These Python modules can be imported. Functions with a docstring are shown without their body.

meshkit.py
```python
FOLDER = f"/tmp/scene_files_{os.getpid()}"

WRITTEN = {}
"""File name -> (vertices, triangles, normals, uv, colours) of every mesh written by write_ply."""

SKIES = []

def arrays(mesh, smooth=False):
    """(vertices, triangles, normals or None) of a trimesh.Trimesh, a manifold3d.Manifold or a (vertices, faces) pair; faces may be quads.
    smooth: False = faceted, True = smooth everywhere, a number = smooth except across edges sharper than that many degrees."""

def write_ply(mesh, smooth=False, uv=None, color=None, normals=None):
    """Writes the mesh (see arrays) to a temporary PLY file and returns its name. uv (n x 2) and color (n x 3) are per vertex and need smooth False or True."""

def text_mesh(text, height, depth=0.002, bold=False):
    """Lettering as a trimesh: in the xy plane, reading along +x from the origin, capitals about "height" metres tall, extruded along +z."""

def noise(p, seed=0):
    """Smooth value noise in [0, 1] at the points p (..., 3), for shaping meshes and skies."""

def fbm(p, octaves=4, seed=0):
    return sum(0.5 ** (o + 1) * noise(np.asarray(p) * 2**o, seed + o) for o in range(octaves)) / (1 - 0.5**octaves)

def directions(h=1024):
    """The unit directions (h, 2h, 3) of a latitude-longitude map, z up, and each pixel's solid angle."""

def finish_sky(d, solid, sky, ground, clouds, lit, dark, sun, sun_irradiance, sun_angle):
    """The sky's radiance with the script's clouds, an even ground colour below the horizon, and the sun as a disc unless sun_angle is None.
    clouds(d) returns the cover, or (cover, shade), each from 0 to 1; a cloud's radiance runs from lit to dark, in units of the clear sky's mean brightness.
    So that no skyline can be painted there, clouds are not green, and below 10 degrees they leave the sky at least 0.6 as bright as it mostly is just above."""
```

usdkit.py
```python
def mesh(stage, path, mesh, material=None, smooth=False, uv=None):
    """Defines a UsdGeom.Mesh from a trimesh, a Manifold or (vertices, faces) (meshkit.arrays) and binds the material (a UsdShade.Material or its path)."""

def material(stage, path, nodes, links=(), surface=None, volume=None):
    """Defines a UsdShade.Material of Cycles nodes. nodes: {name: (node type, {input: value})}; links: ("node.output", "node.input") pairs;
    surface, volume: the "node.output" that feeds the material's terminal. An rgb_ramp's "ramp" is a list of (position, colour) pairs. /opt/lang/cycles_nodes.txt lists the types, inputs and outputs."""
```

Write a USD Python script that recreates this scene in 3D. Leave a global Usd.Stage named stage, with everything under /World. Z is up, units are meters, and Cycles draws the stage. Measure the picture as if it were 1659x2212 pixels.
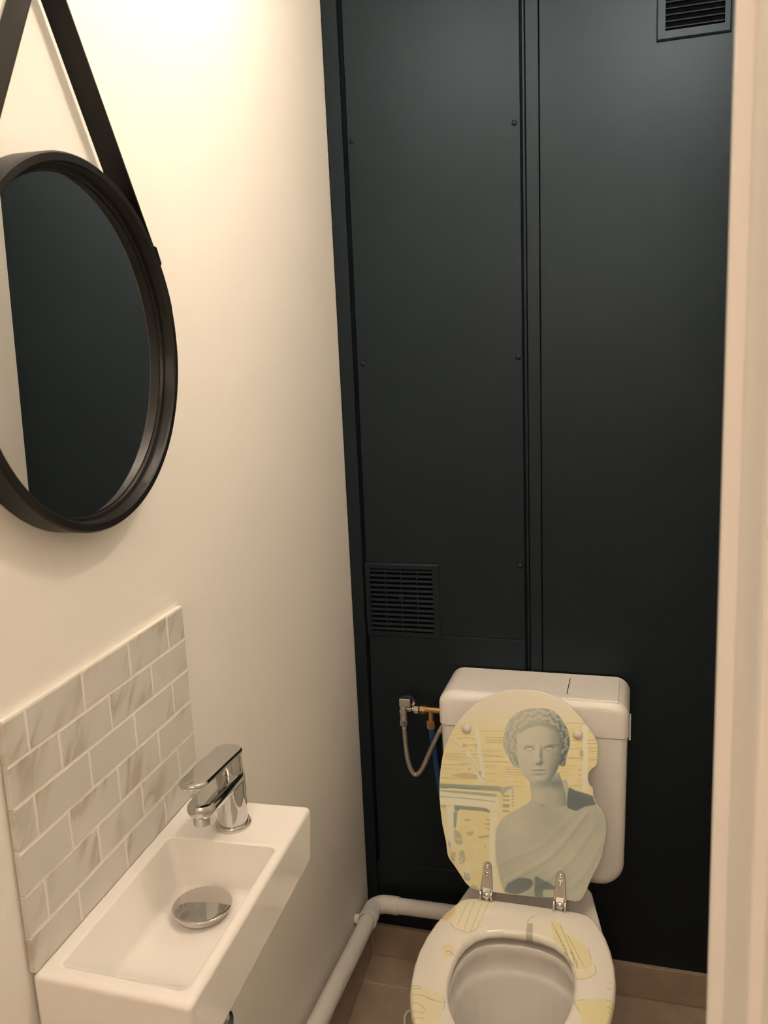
import math, random
import numpy as np, trimesh, manifold3d, shapely
from shapely.geometry import Polygon, LineString, Point
from scipy.spatial import Delaunay
from pxr import Usd, UsdGeom, Gf, Sdf, Vt, UsdLux
import usdkit

rng = random.Random(7)
stage = Usd.Stage.CreateInMemory()
UsdGeom.SetStageUpAxis(stage, 'Z'); UsdGeom.SetStageMetersPerUnit(stage, 1.0)
UsdGeom.Xform.Define(stage, '/World'); UsdGeom.Scope.Define(stage, '/World/Looks')

# ------------------------------------------------------------------ camera, light levels
EXPOSURE = 0.28
LAMP, LAMP2 = 66.0, 200.0   # radiance of the room's two ceiling bulbs
HALL = 57.0             # radiance of the corridor's globe
LAMP_COL, HALL_COL = (1.0, 0.845, 0.69), (1.0, 0.765, 0.595)
EYE, YAW, PITCH, ROLL, FPX = np.array([.6826, -1.9222, 1.575]), .2972, .1861, -.0454, 1851.8
fwd = np.array([-math.sin(YAW) * math.cos(PITCH), math.cos(YAW) * math.cos(PITCH), -math.sin(PITCH)])
rt = np.cross(fwd, [0, 0, 1.]); rt /= np.linalg.norm(rt); up = np.cross(rt, fwd)
rt, up = math.cos(ROLL) * rt + math.sin(ROLL) * up, -math.sin(ROLL) * rt + math.cos(ROLL) * up
cam = UsdGeom.Camera.Define(stage, '/World/camera')
cam.AddTransformOp().Set(Gf.Matrix4d(*rt, 0, *up, 0, *(-fwd), 0, *EYE, 1))
FL = FPX / 1659 * 36
cam.CreateHorizontalApertureAttr(36.0); cam.CreateVerticalApertureAttr(36.0 * 2212 / 1659)
cam.CreateFocalLengthAttr(FL); cam.CreateClippingRangeAttr(Gf.Vec2f(.02, 50))
cam.CreateFStopAttr(FL / 2.2); cam.CreateFocusDistanceAttr(1.75); cam.CreateExposureAttr(EXPOSURE)

# ------------------------------------------------------------------ helpers
DL = .0566                                        # the left wall is a little out of square
N, T = np.array([math.cos(DL), math.sin(DL), 0]), np.array([-math.sin(DL), math.cos(DL), 0])
def wl(n, t, z): return N * n + T * t + np.array([0, 0, z])   # left-wall frame: n out of the wall, t along it
WALL_FRAME = np.array([N, T, [0, 0, 1]])                       # rows

used = {}
def numbered(parent, name):
    k = used.get((parent, name), 0); used[(parent, name)] = k + 1
    return f'{parent}/{name}' + (f'_{k:03d}' if k else '')
def path_of(p): return str(p.GetPath()) if hasattr(p, 'GetPath') else (p or '/World')
def thing(name, label, cat, loc=(0, 0, 0), rz=0., group=None, kind=None):
    x = UsdGeom.Xform.Define(stage, numbered('/World', name))
    x.AddTranslateOp().Set(Gf.Vec3d(*map(float, loc)))
    if rz: x.AddRotateZOp().Set(math.degrees(rz))
    p = x.GetPrim(); tag(p, label, cat, group, kind); return p
def tag(p, label=None, cat=None, group=None, kind=None):
    p = p.GetPrim() if hasattr(p, 'GetPrim') else p
    for k, v in (('label', label), ('category', cat), ('group', group), ('kind', kind)):
        if v: p.SetCustomDataByKey(k, v)
    return p
def obj(name, mesh, m, parent=None, smooth=30, label=None, off=None):
    """one Mesh prim; off: the parent's base in the coordinates the mesh was built in"""
    v, f = arr(mesh)
    if off is not None: v = v - np.asarray(off, float)
    return tag(usdkit.mesh(stage, numbered(path_of(parent), name), trimesh.Trimesh(v, f, process=False), m, smooth=smooth), label)
def arr(mesh):
    if hasattr(mesh, 'to_mesh'):
        q = mesh.to_mesh(); return np.array(q.vert_properties[:, :3], float), np.array(q.tri_verts)
    if isinstance(mesh, (list,)):
        mesh = cat(*mesh)
    if isinstance(mesh, tuple): return np.asarray(mesh[0], float), np.asarray(mesh[1])
    return np.array(mesh.vertices), np.array(mesh.faces)
def cat(*ms):
    V, F, n = [], [], 0
    for m in ms:
        v, f = arr(m); V.append(v); F.append(f + n); n += len(v)
    return trimesh.Trimesh(np.vstack(V), np.vstack(F), process=False)
MF = manifold3d.Manifold
def hull(pts): return MF.hull_points(np.asarray(pts, np.float32).astype(float))
def sph(n=10):
    s = trimesh.creation.icosphere(2); return np.array(s.vertices)
SPH = sph()
def rbox(lo, hi, r):
    lo, hi = np.asarray(lo, float), np.asarray(hi, float); r = min(r, (hi - lo).min() / 2 - 1e-5)
    return hull(np.vstack([SPH * r + [(lo[0] + r, hi[0] - r)[i], (lo[1] + r, hi[1] - r)[j], (lo[2] + r, hi[2] - r)[k]] for i in (0, 1) for j in (0, 1) for k in (0, 1)]))
def box(lo, hi):
    b = trimesh.creation.box(np.asarray(hi, float) - np.asarray(lo, float)); b.apply_translation((np.asarray(hi, float) + np.asarray(lo, float)) / 2); return b
def cbox(lo, hi, c):
    """box with all edges chamfered by c"""
    lo, hi = np.asarray(lo, float), np.asarray(hi, float); P = []
    for i in (0, 1):
        for j in (0, 1):
            for k in (0, 1):
                q = [(lo[a], hi[a])[s] for a, s in enumerate((i, j, k))]; sg = [(1, -1)[s] for s in (i, j, k)]
                for a in range(3):
                    w = list(q)
                    for b in range(3):
                        if b != a: w[b] += sg[b] * c
                    P.append(w)
    return hull(P)
def basis(ax):
    ax = np.asarray(ax, float); ax = ax / np.linalg.norm(ax)
    a = np.cross(ax, [0, 0, 1.] if abs(ax[2]) < .9 else [1., 0, 0]); a /= np.linalg.norm(a); return a, np.cross(ax, a), ax
def lathe(profile, at=(0, 0, 0), axis=(0, 0, 1), n=48):
    """profile: (radius, height) list from bottom to top along axis"""
    a, b, c = basis(axis); p = np.asarray(profile, float); th = np.arange(n) * 2 * np.pi / n
    ring = np.cos(th)[:, None] * a + np.sin(th)[:, None] * b
    V = (p[:, None, 0:1] * ring[None] + p[:, None, 1:2] * c).reshape(-1, 3) + at
    i, j = np.meshgrid(np.arange(len(p) - 1), np.arange(n), indexing='ij'); k = (j + 1) % n
    F = np.stack([i * n + j, i * n + k, (i + 1) * n + k, (i + 1) * n + j], -1).reshape(-1, 4)
    F = np.vstack([F[:, [0, 1, 2]], F[:, [0, 2, 3]]])
    caps = []
    if p[0, 0] > 1e-6: V = np.vstack([V, np.asarray(at) + c * p[0, 1]]); caps += [[len(V) - 1, (q + 1) % n, q] for q in range(n)]
    if p[-1, 0] > 1e-6: V = np.vstack([V, np.asarray(at) + c * p[-1, 1]]); o = (len(p) - 1) * n; caps += [[len(V) - 1, o + q, o + (q + 1) % n] for q in range(n)]
    if caps: F = np.vstack([F, caps])
    m = trimesh.Trimesh(V, F, process=False); m.fix_normals() if m.volume < 0 else None
    if m.volume < 0: m.invert()
    return m
def sweep(pts, r, n=20, cap=True):
    p = np.asarray(pts, float); r = np.broadcast_to(r, (len(p),)); t = np.gradient(p, axis=0); t /= np.linalg.norm(t, axis=1, keepdims=True)
    a, b, _ = basis(t[0]); V = []; th = np.arange(n) * 2 * np.pi / n
    for q, tt, rr in zip(p, t, r):
        a = a - tt * (a @ tt); a /= np.linalg.norm(a); b = np.cross(tt, a)
        V.append(q + rr * (np.cos(th)[:, None] * a + np.sin(th)[:, None] * b))
    V = np.vstack(V); i, j = np.meshgrid(np.arange(len(p) - 1), np.arange(n), indexing='ij'); k = (j + 1) % n
    F = np.stack([i * n + j, i * n + k, (i + 1) * n + k, (i + 1) * n + j], -1).reshape(-1, 4); F = np.vstack([F[:, [0, 1, 2]], F[:, [0, 2, 3]]])
    V = np.vstack([V, p[0], p[-1]]); o = (len(p) - 1) * n
    F = np.vstack([F, [[len(V) - 2, (q + 1) % n, q] for q in range(n)], [[len(V) - 1, o + q, o + (q + 1) % n] for q in range(n)]])
    m = trimesh.Trimesh(V, F, process=False)
    if m.volume < 0: m.invert()
    return m
def spline(pts, n=60):
    p = np.asarray(pts, float); q = np.vstack([2 * p[0] - p[1], p, 2 * p[-1] - p[-2]]); out = []
    for i in range(len(p) - 1):
        a, b, c, d = q[i:i + 4]
        for t in np.linspace(0, 1, max(2, n // (len(p) - 1)), endpoint=False):
            out.append(.5 * ((2 * b) + (c - a) * t + (2 * a - 5 * b + 4 * c - d) * t * t + (3 * b - a - 3 * c + d) * t ** 3))
    return np.array(out + [p[-1]])
def strip_solid(rows):
    """closed solid from rings of equal length (list of (n,3)), capped at both ends by fans"""
    n = len(rows[0]); V = np.vstack(rows); F = []
    i, j = np.meshgrid(np.arange(len(rows) - 1), np.arange(n), indexing='ij'); k = (j + 1) % n
    F = np.stack([i * n + j, i * n + k, (i + 1) * n + k, (i + 1) * n + j], -1).reshape(-1, 4); F = np.vstack([F[:, [0, 1, 2]], F[:, [0, 2, 3]]])
    V = np.vstack([V, rows[0].mean(0), rows[-1].mean(0)]); o = (len(rows) - 1) * n
    F = np.vstack([F, [[len(V) - 2, (q + 1) % n, q] for q in range(n)], [[len(V) - 1, o + q, o + (q + 1) % n] for q in range(n)]])
    m = trimesh.Trimesh(V, F, process=False)
    if m.volume < 0: m.invert()
    return m
def quad_panel(poly_xz, y_front, y_back, c=.0008):
    """convex board whose outline lies in the xz plane, chamfered towards the room (front = smaller y)"""
    P = Polygon(poly_xz); Q = P.buffer(-c, join_style=2)
    g = lambda q, y: [(a, y, b) for a, b in np.array(q.exterior.coords)[:-1]]
    return hull(g(P, y_back) + g(P, y_front + c) + g(Q, y_front))
def lin(c): c = np.asarray(c, float) / 255; return np.where(c <= .04045, c / 12.92, ((c + .055) / 1.055) ** 2.4)

# ------------------------------------------------------------------ materials
def mat(name, nodes, links=(), surface='p.BSDF'): return usdkit.material(stage, '/World/Looks/' + name, nodes, links, surface=surface)
def plain(name, col, rough=.5, metal=0., spec=.5, bump=None, coat=0., tint=(1, 1, 1)):
    nodes = {'p': ('principled_bsdf', dict(base_color=col, roughness=rough, metallic=metal, specular_ior_level=spec, specular_tint=tint, coat_weight=coat))}; links = []
    if bump:
        sc, st = bump
        nodes |= {'g': ('texture_coordinate', {}), 'n': ('noise_texture', dict(scale=sc, detail=3.)), 'b': ('bump', dict(strength=st, distance=.001))}
        links = [('g.object', 'n.vector'), ('n.fac', 'b.height'), ('b.normal', 'p.normal')]
    return mat(name, nodes, links)
cream = plain('cream_paint', (.885, .86, .805), .55, spec=.35, bump=(260., .12))
white_paint = plain('white_paint', (.87, .84, .795), .45, spec=.4, bump=(200., .08))
navy = plain('navy_satin_paint', (.0025, .0042, .0058), .45, spec=.47, bump=(420., .06), tint=(.60, .80, .97))
navy_dark = plain('navy_groove_paint', (.0022, .0034, .0046), .6, spec=.10, tint=(.60, .80, .97))
china = plain('white_china', (.88, .855, .81), .07, spec=.5)
plastic = plain('cistern_plastic', (.90, .875, .83), .22, spec=.5)
pvc = plain('white_pvc', (.82, .80, .76), .32)
chrome = plain('chrome', (.62, .615, .605), .045, metal=1.)
steel = plain('satin_steel', (.62, .60, .57), .22, metal=1.)
brass = plain('aged_brass', (.55, .36, .15), .3, metal=1.)
blue_rubber = plain('blue_hose_rubber', (.012, .07, .22), .5)
leather = plain('black_leather', (.0055, .0044, .0042), .48, spec=.26, bump=(900., .25))
frame_black = plain('black_frame_lacquer', (.0035, .0032, .0031), .42, spec=.34)
mirror_glass = plain('mirror_glass', (.93, .94, .93), .0, metal=1.)
grout = plain('pale_grout', (.86, .82, .745), .8)
floor_grout = plain('floor_grout', (.66, .585, .49), .85)
dark_hole = plain('dark_recess', (.0016, .0020, .0024), .8, spec=.04)
rubber = plain('pale_rubber', (.70, .66, .55), .45)
brown_tile = mat('brown_tile', {'g': ('geometry', {}), 'n': ('noise_texture', dict(scale=22., detail=5., roughness=.6)), 'r': ('rgb_ramp', {'ramp': [(.3, (.36, .285, .215)), (.7, (.43, .345, .26))]}),
    'p': ('principled_bsdf', dict(roughness=.5, specular_ior_level=.4))}, [('g.position', 'n.vector'), ('n.fac', 'r.fac'), ('r.color', 'p.base_color')])
def marble(k):
    off = (3.1 * k, 1.7 * k + .3, 2.3 * k)
    base = (.645, .635, .585)
    return mat(f'marble_tile_{k}', {'g': ('geometry', {}), 'rot': ('mapping', dict(location=off, rotation=(math.radians(-(50 + 5 * (k % 3))), 0, 0))), 'm': ('mapping', dict(scale=(3., 4., 19.))),
        'n': ('noise_texture', dict(scale=1., detail=3.5, roughness=.55, distortion=.35)), 'r': ('rgb_ramp', {'ramp': [(.0, (1, 1, 1)), (.41, (1, 1, 1)), (.46, (.94, .92, .90)), (.50, (.73, .67, .61)), (.525, (.80, .75, .70)), (.57, (.94, .92, .90)), (.62, (1, 1, 1)), (1., (1.02, 1.02, 1.02))]}),
        'm2': ('mapping', dict(location=(off[1], off[2], off[0]), scale=(8., 8., 8.))), 'n2': ('noise_texture', dict(scale=1., detail=1.)), 'r2': ('rgb_ramp', {'ramp': [(.43, (0, 0, 0)), (.58, (1, 1, 1))]}),
        'x': ('mix_color', dict(a=(1, 1, 1))), 'y': ('mix_color', dict(blend_type='multiply', fac=1., a=base)), 'sep': ('separate_color', {}), 'p': ('principled_bsdf', dict(roughness=.25, specular_ior_level=.4))},
        [('g.position', 'rot.vector'), ('rot.vector', 'm.vector'), ('m.vector', 'n.vector'), ('n.fac', 'r.fac'), ('g.position', 'm2.vector'), ('m2.vector', 'n2.vector'), ('n2.fac', 'r2.fac'), ('r2.color', 'sep.color'), ('sep.r', 'x.fac'), ('r.color', 'x.b'), ('x.result', 'y.b'), ('y.result', 'p.base_color')])
marbles = [marble(k) for k in range(7)]
braid = mat('braided_steel', {'u': ('uvmap', {}), 'c': ('checker_texture', dict(scale=1., color1=(.60, .58, .54), color2=(.26, .25, .23))), 'm': ('mapping', dict(rotation=(0, 0, math.radians(45)), scale=(1, 1, 1))), 'p': ('principled_bsdf', dict(metallic=.9, roughness=.3))},
    [('u.UV', 'm.vector'), ('m.vector', 'c.vector'), ('c.color', 'p.base_color')])
def printed(name, rough, coat=0.): return mat(name, {'a': ('attribute', {'attribute': 'print_color'}), 'p': ('principled_bsdf', dict(roughness=rough, specular_ior_level=.5, coat_weight=coat))}, [('a.color', 'p.base_color')])
print_lid, print_seat = printed('printed_lacquer_lid', .2), printed('printed_lacquer_seat', .13)
def glow(name, col, s): return mat(name, {'e': ('emission', dict(color=col, strength=s))}, surface='e.emission')
def coloured(prim_path, v, f, col, m, normals=None):
    g = usdkit.mesh(stage, prim_path, (v, f), m, smooth=False)
    UsdGeom.PrimvarsAPI(g).CreatePrimvar('print_color', Sdf.ValueTypeNames.Color3fArray, 'vertex').Set(Vt.Vec3fArray.FromNumpy(np.asarray(col, np.float32)))
    if normals is not None:
        g.CreateNormalsAttr(Vt.Vec3fArray.FromNumpy(np.asarray(normals, np.float32))); g.SetNormalsInterpolation('vertex')
    return g

# ------------------------------------------------------------------ room shell
CEIL, XR, YF = 2.5, .863, -1.50            # ceiling height, right wall, inner face of the front wall
def struct(name, mesh, m, smooth=False): p = obj(name, mesh, m, None, smooth); tag(p, kind='structure'); return p
def sgroup(name, loc=(0, 0, 0), rz=0.):
    x = UsdGeom.Xform.Define(stage, numbered('/World', name)); x.AddTranslateOp().Set(Gf.Vec3d(*map(float, loc)))
    if rz: x.AddRotateZOp().Set(math.degrees(rz))
    return tag(x.GetPrim(), kind='structure')
wL = sgroup('wall_left', (0, 0, 0), DL)
obj('plaster', box((-.12, -1.70, 0), (0, .06, CEIL)), cream, wL, False)
struct('wall_right', box((XR, YF - .12, 0), (XR + .1, .06, CEIL)), cream)
struct('ceiling', box((-.9, -3.3, CEIL), (1.9, .06, CEIL + .1)), white_paint)
# front wall with the doorway the photo is taken through
wF = sgroup('wall_front')
obj('plaster', cat(box((.738, YF - .12, 0), (XR, YF, CEIL)), box((.095, YF - .12, 2.12), (.738, YF, CEIL))), cream, wF, False)
# corridor behind the photographer
struct('wall_corridor_back', box((-.9, -3.3, 0), (1.9, -3.2, CEIL)), cream)
struct('wall_corridor_left', box((-1.0, -3.3, 0), (-.9, -1.62, CEIL)), cream)
struct('wall_corridor_right', box((1.9, -3.3, 0), (2.0, -1.62, CEIL)), cream)
struct('wall_corridor_front', cat(box((-.9, -1.72, 0), (-.03, -1.62, CEIL)), box((XR + .1, -1.62, 0), (1.9, -1.52, CEIL))), cream)
# door frame at the right: a moulded upright
prof = [(.7180, -1.502), (.7188, -1.5005), (.7245, -1.5000), (.7500, -1.5), (.7500, -1.64), (.7360, -1.64), (.7345, -1.583), (.7330, -1.5785), (.7285, -1.575), (.7268, -1.571), (.7262, -1.512), (.7252, -1.508), (.7190, -1.5050)]
tr = sgroup('trim_1')
obj('door_jamb', strip_solid([np.array([(x, y, z) for x, y in prof]) for z in (0, 2.12)]), white_paint, tr, 25)
obj('door_head', box((.10, YF - .12, 2.08), (.718, YF, 2.12)), white_paint, tr, False)
# floor tiles
fl = sgroup('floor')
obj('slab', box((-.9, -3.3, -.08), (1.9, .06, -.0011)), floor_grout, fl, False)
ys = [-.001, -.111, -.561, -1.011, -1.461]; xs = [-.02, .46, .88]
for a, b in zip(ys[1:], ys[:-1]):
    for c, d in zip(xs[:-1], xs[1:]):
        obj('floor_tile', cbox((c + .001, a + .001, -.012), (d - .001, b - .001, 0), .0007), brown_tile, fl, False)
# tiled skirting
bb = sgroup('baseboard_back')
obj('grout', box((0, -.0085, 0), (XR, .01, .0875)), floor_grout, bb, False)
for a, b in ((.0115, .30), (.302, .60), (.602, XR)):
    obj('skirting_tile', cbox((a, -.0105, .0015), (b, .008, .088), .0008), brown_tile, bb, False)
obj('corner_joint', box((.0100, -.0128, 0), (.0126, -.0100, .0875)), floor_grout, bb, False)
bl = sgroup('baseboard_left', (0, 0, 0), DL)
obj('grout', box((-.01, -1.49, 0), (.0085, -.011, .0875)), floor_grout, bl, False)
for a, b in ((-.055, -.0115), (-.36, -.057), (-.66, -.362), (-.96, -.662), (-1.26, -.962), (-1.49, -1.262)):
    obj('skirting_tile', cbox((-.008, a, .0015), (.0105, b, .088), .0008), brown_tile, bl, False)

# back wall: dark painted service-duct boarding
wB = sgroup('wall_back')
ZB = .081
obj('backing', box((-.02, .006, 0), (XR, .06, CEIL)), navy_dark, wB, False)
xl = lambda x0, z0, x1, z1: (lambda z: x0 + (x1 - x0) * (z - z0) / (z1 - z0))
eA, eB = xl(.0375, 2.32, .0300, .27), xl(.0500, 2.32, .0380, .27)        # stile edge, panel edge
eC, eD = xl(.4312, 2.26, .4222, .27), xl(.4432, 2.26, .4352, .27)
eE = xl(.4700, 2.26, .4610, .27)
def board(name, l, r, z0, z1, yf, parent=wB): return obj(name, quad_panel([(l(z0), z0), (r(z0), z0), (r(z1), z1), (l(z1), z1)], yf, .012), navy, parent, False)
cst = lambda x: (lambda z: x)
board('stile', cst(.0025), eA, ZB, CEIL, .0)
p1 = board('duct_panel', eB, eC, .8945, CEIL, .0)
board('duct_panel', eB, eC, .2700, .8935, .0)
board('bottom_rail', lambda z: eA(z) + .001, eC, ZB, .2685, .0005)
board('cover_strip', eD, eE, ZB, CEIL, -.0015)
board('groove_fillet', lambda z: eC(z) + .0045, lambda z: eD(z) - .0022, ZB, CEIL, .0025)
board('duct_panel', lambda z: eE(z) + .0016, cst(XR), ZB, CEIL, .0002)
for x, z in ((.4182, 2.0316), (.0573, 2.0337), (.4184, 1.5467), (.0580, 1.5465), (.4152, 1.0727)):
    obj('screw_head', lathe([(.0062, -.0005), (.0060, .0008), (.0045, .0022), (.0022, .0027), (.0018, .0022), (0, .0022)], (x, 0, z), (0, -1, 0), 24), navy, p1, 40)

# ------------------------------------------------------------------ lamps
LZ = 2.43
lx = wl(.19, -.70, LZ - .05)
for loc, power, lab in ((lx, LAMP, 'bare warm ceiling bulb in a white holder, nearest the back wall, out of frame'), (wl(.70, -.95, LZ), LAMP2, 'bare warm ceiling bulb in a white holder, nearest the door, out of frame')):
    t = thing('ceiling_lamp', lab, 'lamp', loc)
    obj('bulb', lathe([(0, -.048), (.018, -.044), (.032, -.032), (.038, -.014), (.036, .004), (.026, .022), (.016, .034)], (0, 0, 0)), glow('bulb_light' if power == LAMP else 'second_bulb_light', LAMP_COL, power), t)
    obj('holder', lathe([(.018, .033), (.021, .036), (.021, .055), (.006, .060), (.006, .066), (.045, .068), (.045, CEIL - loc[2])], (0, 0, 0)), white_paint, t)
t = thing('corridor_lamp', 'glass globe lamp on the corridor ceiling behind the camera', 'lamp', (.62, -3.00, 2.28))
obj('globe', trimesh.creation.icosphere(3, .09), glow('globe_light', HALL_COL, HALL), t)
obj('holder', lathe([(.03, .08), (.03, .12), (.06, .14), (.06, .22)], (0, 0, 0)), white_paint, t)

# ------------------------------------------------------------------ tiled splashback
SB = (0, -1.10, .945)
t = thing('tile_splashback', 'splashback of small marbled cream tiles in brick bond above the wash basin', 'splashback', wl(0, -1.10, .945), DL)
off = (0, -1.10, .945)
T0, T1, RP, TP, ZT = -1.279, -.8852, .0477, .1027, 1.2315
obj('grout', box((.0002, T0 + .004, .950), (.0074, T1 - .0005, ZT - .0005)), grout, t, False, off=off)
rows = [ZT, 1.1832, 1.1371, 1.0883, 1.0404, .9925, .9490]
for r in range(6):
    zt_, zb_ = rows[r] - .0015, rows[r + 1] + .0015
    first = (-.9358 if r % 2 == 0 else -.9850) + (.003 if r == 0 else 0)
    if r == 1: first = -.9860
    joints = [T1 + .001] + [first - TP * k for k in range(5)]
    for a, b in zip(joints[1:], joints[:-1]):
        a = max(a, T0)
        if b - a < .006: continue
        ry, rzv = rng.uniform(-.0002, .0002), rng.uniform(-.0004, .0004)
        obj('tile', cbox((.001, a + .0016, zb_ + rzv), (.0082 + ry, b - .0016, zt_ + rzv), .0009), marbles[rng.randrange(7)], t, False, off=off)

# ------------------------------------------------------------------ round mirror on its strap
MC, MR = (.0366, -1.0900, 1.5908), .2041
TILT = .015
t = thing('round_mirror', 'round black-framed mirror hung on a black leather strap above the basin', 'mirror', wl(0, MC[1], MC[2]), DL)
ax = np.array([math.cos(TILT), 0, -math.sin(TILT)])       # leans forward a little at the top
a_, b_, _ = basis(ax)
cf = np.array([MC[0], 0, 0])
D = .0335
def ring(profile, n=160):
    th = np.arange(n) * 2 * np.pi / n; R_ = np.cos(th)[:, None] * a_ + np.sin(th)[:, None] * b_; p = np.array(profile)
    V = (p[:, None, 0:1] * R_[None] + p[:, None, 1:2] * ax).reshape(-1, 3) + cf; m = len(p)
    i, j = np.meshgrid(np.arange(m), np.arange(n), indexing='ij'); i2, k = (i + 1) % m, (j + 1) % n
    F = np.stack([i * n + j, i * n + k, i2 * n + k, i2 * n + j], -1).reshape(-1, 4); F = np.vstack([F[:, [0, 1, 2]], F[:, [0, 2, 3]]])
    q = trimesh.Trimesh(V, F, process=False)
    if q.volume < 0: q.invert()
    return q
obj('frame', ring([(MR - .0005, -D), (MR, -D + .001), (MR, -.0025), (MR - .002, 0), (MR - .0095, 0), (MR - .0115, -.002), (MR - .012, -.0135), (MR - .0165, -.0145), (MR - .017, -.0185), (MR - .03, -.0195), (MR - .03, -D)]), frame_black, t, 35)
obj('mirror_pane', lathe([(MR - .018, -.0198), (MR - .018, -.0192), (MR - .0188, -.0185)], cf, ax, 160), mirror_glass, t, 20)
# strap: a band standing off the wall, from the peg down both sides to the frame
PEG = np.array([0, .394])
half = math.asin(MR / PEG[1])
tr_, nb = [], []
def strap_side(s):
    ang0 = half; pt = np.array([s * (MR + .0016) * math.cos(ang0), (MR + .0016) * math.sin(ang0)])
    path = [np.array([s * .006, PEG[1] + .004]), pt]
    for g in np.linspace(ang0, ang0 - .30, 10)[1:]: path.append(np.array([s * (MR + .0016) * math.cos(g), (MR + .0016) * math.sin(g)]))
    path = np.array(path)
    d = np.gradient(path, axis=0); d /= np.linalg.norm(d, axis=1, keepdims=True); nn = np.stack([d[:, 1], -d[:, 0]], 1) * s * -1
    rowsL = []
    for q, m_ in zip(path, nn):
        k = 0 if q[1] < PEG[1] - .1 else 1
        n0, n1 = (.0035 + (.001 if not k else 0), .0315 + (.004 if not k else 0))
        sh = math.tan(TILT) * -q[1] if not k else 0
        th_ = .0022
        rowsL.append(np.array([(n0, q[0] - m_[0] * th_ / 2, q[1] - m_[1] * th_ / 2), (n1, q[0] - m_[0] * th_ / 2, q[1] - m_[1] * th_ / 2), (n1, q[0] + m_[0] * th_ / 2, q[1] + m_[1] * th_ / 2), (n0, q[0] + m_[0] * th_ / 2, q[1] + m_[1] * th_ / 2)]))
    return strip_solid(rowsL), pt, path
for s in (1, -1):
    st, pt, path = strap_side(s)
    so = obj('strap', st, leather, t, 30, label='black leather hanging strap')
    pr_ = np.array([0, *(path[0] - pt)]); pr_ /= np.linalg.norm(pr_); nr_ = np.array([0, s * abs(pr_[2]), abs(pr_[1])]); e = np.array([.0225, *pt])
    # the strap's turned-back end, then a small rectangular buckle loop standing proud of it
    obj('strap_keeper', hull([e + pr_ * a1 + nr_ * b1 + np.array([u1, 0, 0]) for a1, b1 in ((.020, .001), (.020, .0052), (.046, .0038), (.052, .001)) for u1 in (-.009, .009)]), leather, so, 30)
    c = e + pr_ * .008 + nr_ * .0072
    loop = [c + np.array([u_, 0, 0]) + pr_ * v_ + nr_ * w_ for u_, v_, w_ in ((-.0105, -.012, -.001), (.0105, -.012, -.001), (.0105, .010, .0005), (-.0105, .010, .0005), (-.0105, -.012, -.001))]
    obj('buckle', cat(*[sweep([p, q], .0017, 10) for p, q in zip(loop[:-1], loop[1:])], sweep([c + pr_ * -.013 + nr_ * -.0075, c + pr_ * -.012 + nr_ * .0005], .0022, 10), sweep([c + pr_ * .010 + nr_ * -.006, c + pr_ * .010 + nr_ * .001], .0022, 10)), frame_black, so, 40)
hk = thing('wall_hook', 'small black peg in the wall that the mirror strap hangs from, out of frame', 'hook', wl(0, MC[1], MC[2] + PEG[1]), DL)
obj('peg', lathe([(.012, -.002), (.012, .004), (.0035, .006), (.0035, .036), (.007, .038), (.007, .042), (0, .043)], (0, 0, -.002), (1, 0, 0), 24), frame_black, hk)

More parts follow.
